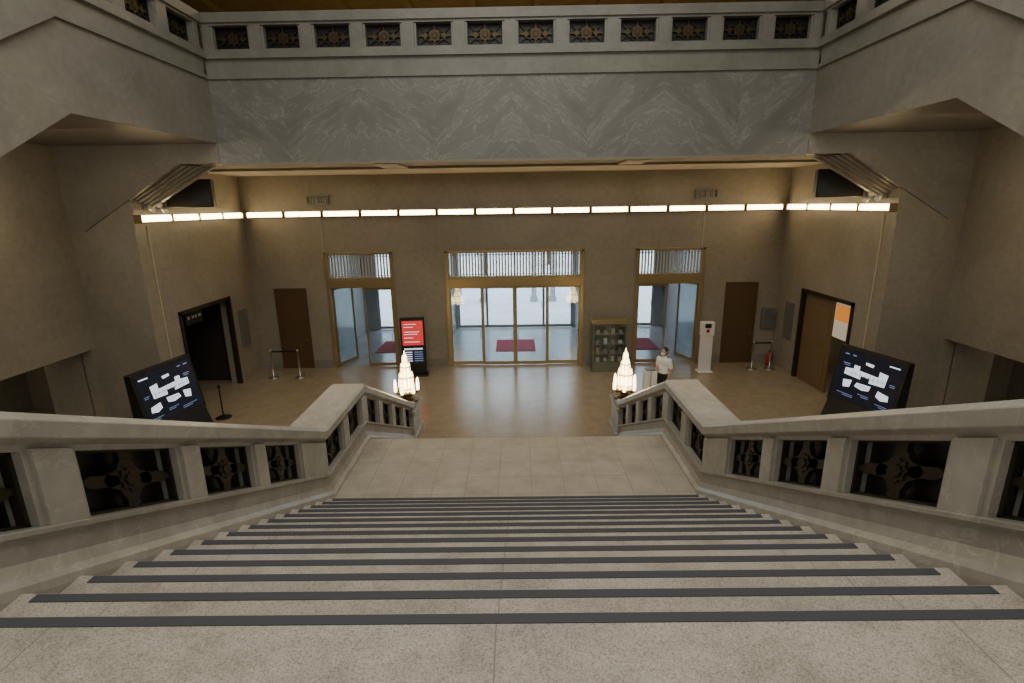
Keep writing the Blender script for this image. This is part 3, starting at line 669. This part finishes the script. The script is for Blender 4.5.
# ---------------------------------------------------------------- person
pe = empty('person', (4.14, 13.9, 0), math.radians(-50), label='standing person in white short-sleeved shirt and dark trousers, arms lowered', category='person')
b = MB(); c = b.capsule
b.ball((0, -.005, 1.52), (.075, .092, .112), 20); b.ball((0, -.03, 1.46), (.055, .065, .06), 14)
b.ball((0, -.10, 1.505), (.013, .018, .022), 8)
for s in (-1, 1): b.ball((s*.076, .0, 1.51), (.014, .022, .032), 8)
c((0, .012, 1.30), (0, .0, 1.43), .058, .05)
b.ball((0, .01, 1.2), (.165, .1, .16), 16); b.ball((0, .0, 1.03), (.135, .09, .14), 16); b.ball((0, .01, .9), (.155, .105, .12), 16)
for s in (-1, 1):
    sh = (s*.18, .01, 1.29); el = (s*.225, .03, 1.02); wr = (s*.215, -.09, .80)
    c(sh, el, .05, .038); c(el, wr, .038, .026)
    pm = Vector((s*.212, -.115, .745)); b.ball(pm, (.018, .036, .046), 10)
    for k, l in enumerate((.068, .078, .072, .056)):
        p0 = pm+Vector((0, -.027+k*.018, -.035)); p1 = p0+Vector((-s*.006, -.006, -l*.55)); p2 = p1+Vector((-s*.016, .004, -l*.42))
        c(p0, p1, .0085, .008, 6); c(p1, p2, .008, .007, 6)
    c(pm+Vector((0, -.03, .0)), pm+Vector((-s*.012, -.058, -.03)), .0095, .008, 6)
    hp = (s*.085, .01, .88); kn = (s*.095, -.005, .48); an = (s*.1, .03, .09)
    c(hp, kn, .085, .055); c(kn, an, .055, .036); b.ball((s*.105, -.04, .045), (.042, .125, .04), 12)
body = b.obj('body', M_SKIN, pe, local=True, smooth=True)
m = body.modifiers.new('r', 'REMESH'); m.mode = 'VOXEL'; m.voxel_size = .007; m.use_smooth_shade = True
b = MB(); c = b.capsule
b.ball((0, .01, 1.2), (.18, .115, .17), 16); b.ball((0, .0, 1.03), (.155, .11, .16), 16); b.ball((0, .01, .92), (.165, .12, .09), 16); c((0, .012, 1.28), (0, .008, 1.36), .075, .062)
for s in (-1, 1): c((s*.17, .01, 1.29), (s*.215, .025, 1.1), .066, .06)
sh = b.obj('shirt', M_SHIRT, pe, local=True, smooth=True); m = sh.modifiers.new('r', 'REMESH'); m.mode = 'VOXEL'; m.voxel_size = .012; m.use_smooth_shade = True
b = MB(); c = b.capsule; b.ball((0, .01, .88), (.168, .12, .1), 16)
for s in (-1, 1): c((s*.085, .01, .85), (s*.095, -.005, .48), .1, .075); c((s*.095, -.005, .48), (s*.1, .03, .13), .075, .06)
tr = b.obj('trousers', M_TROU, pe, local=True, smooth=True); m = tr.modifiers.new('r', 'REMESH'); m.mode = 'VOXEL'; m.voxel_size = .014; m.use_smooth_shade = True
b = MB(); b.ball((0, .022, 1.555), (.088, .098, .095), 18); b.ball((0, .06, 1.48), (.07, .05, .09), 14); hr = b.obj('hair', M_HAIR, pe, local=True, smooth=True)
b = MB()
for s in (-1, 1): b.ball((s*.03, -.088, 1.53), (.012, .008, .008), 8)
b.obj('eyes', M_BLK, pe, local=True)
b = MB(); b.ball((0, -.072, 1.472), (.055, .045, .045), 12); b.obj('face_mask', M_SHIRT, pe, local=True, smooth=True)
b = MB()
for s in (-1, 1): b.ball((s*.105, -.045, .042), (.05, .135, .042), 12)
b.obj('shoes', M_BLK, pe, local=True, smooth=True)

# ---------------------------------------------------------------- lights
def area(name, loc, rot, sx, sy, e, col):
    l = bpy.data.lights.new(name, 'AREA'); l.shape = 'RECTANGLE'; l.size = sx; l.size_y = sy; l.energy = e; l.color = col
    o = bpy.data.objects.new(name, l); C.objects.link(o); o.location = loc; o.rotation_euler = rot; return o
area('laylight', (0, 4.5, 12.8), (0, 0, 0), 9, 9, 720, (1, .97, .89))
area('rear_fill_light', (0, -5.7, 8.5), (math.radians(78), 0, 0), 12, 5, 360, (1, .96, .89))  # added fill for faces turned to the camera; the rear wall has no window
area('gallery_light', (0, 15.2, 10.7), (0, 0, 0), 12, 1.5, 90, (1, .75, .42))
for s in (-1, 1):
    area('passage_light', (s*(XN+2.2), 10.8, 2.5), (0, 0, 0), 1, 3, 12, (1, .88, .7))
    area('side_fill_light', (s*8.6, 9.6, 6.8), (math.radians(20), 0, 0), 2.6, 1.2, 42, (1, .86, .64))  # unseen warm fill added under the soffit to brighten piers and side walls
area('hall_ceiling_light', (0, 15.3, 6.35), (0, 0, 0), 14, 2, 55, (1, .88, .68))
area('side_room_light', (XF+1.4, 14.6, 3.1), (0, 0, 0), .6, 1, 8, (1, .8, .55))
area('vestibule_light', (0, 21, 4.0), (0, 0, 0), 4, 2, 30, (.95, .97, 1))
w = bpy.data.worlds.new('World'); bpy.context.scene.world = w; w.use_nodes = True
bg = w.node_tree.nodes['Background']; bg.inputs[0].default_value = (.84, .93, 1, 1); bg.inputs[1].default_value = 5.5

# ---------------------------------------------------------------- camera
cam = bpy.data.cameras.new('Camera'); cam.lens = 520/1024*36; cam.sensor_width = 36; cam.clip_start = .05; cam.clip_end = 300
co = bpy.data.objects.new('Camera', cam); C.objects.link(co)
R = Matrix.Rotation(math.radians(.55), 4, 'Z') @ Matrix.Rotation(math.radians(90-14.66), 4, 'X') @ Matrix.Rotation(math.radians(-.9), 4, 'Z')
co.matrix_world = Matrix.Translation((.05, 0, 5.5)) @ R
bpy.context.scene.camera = co
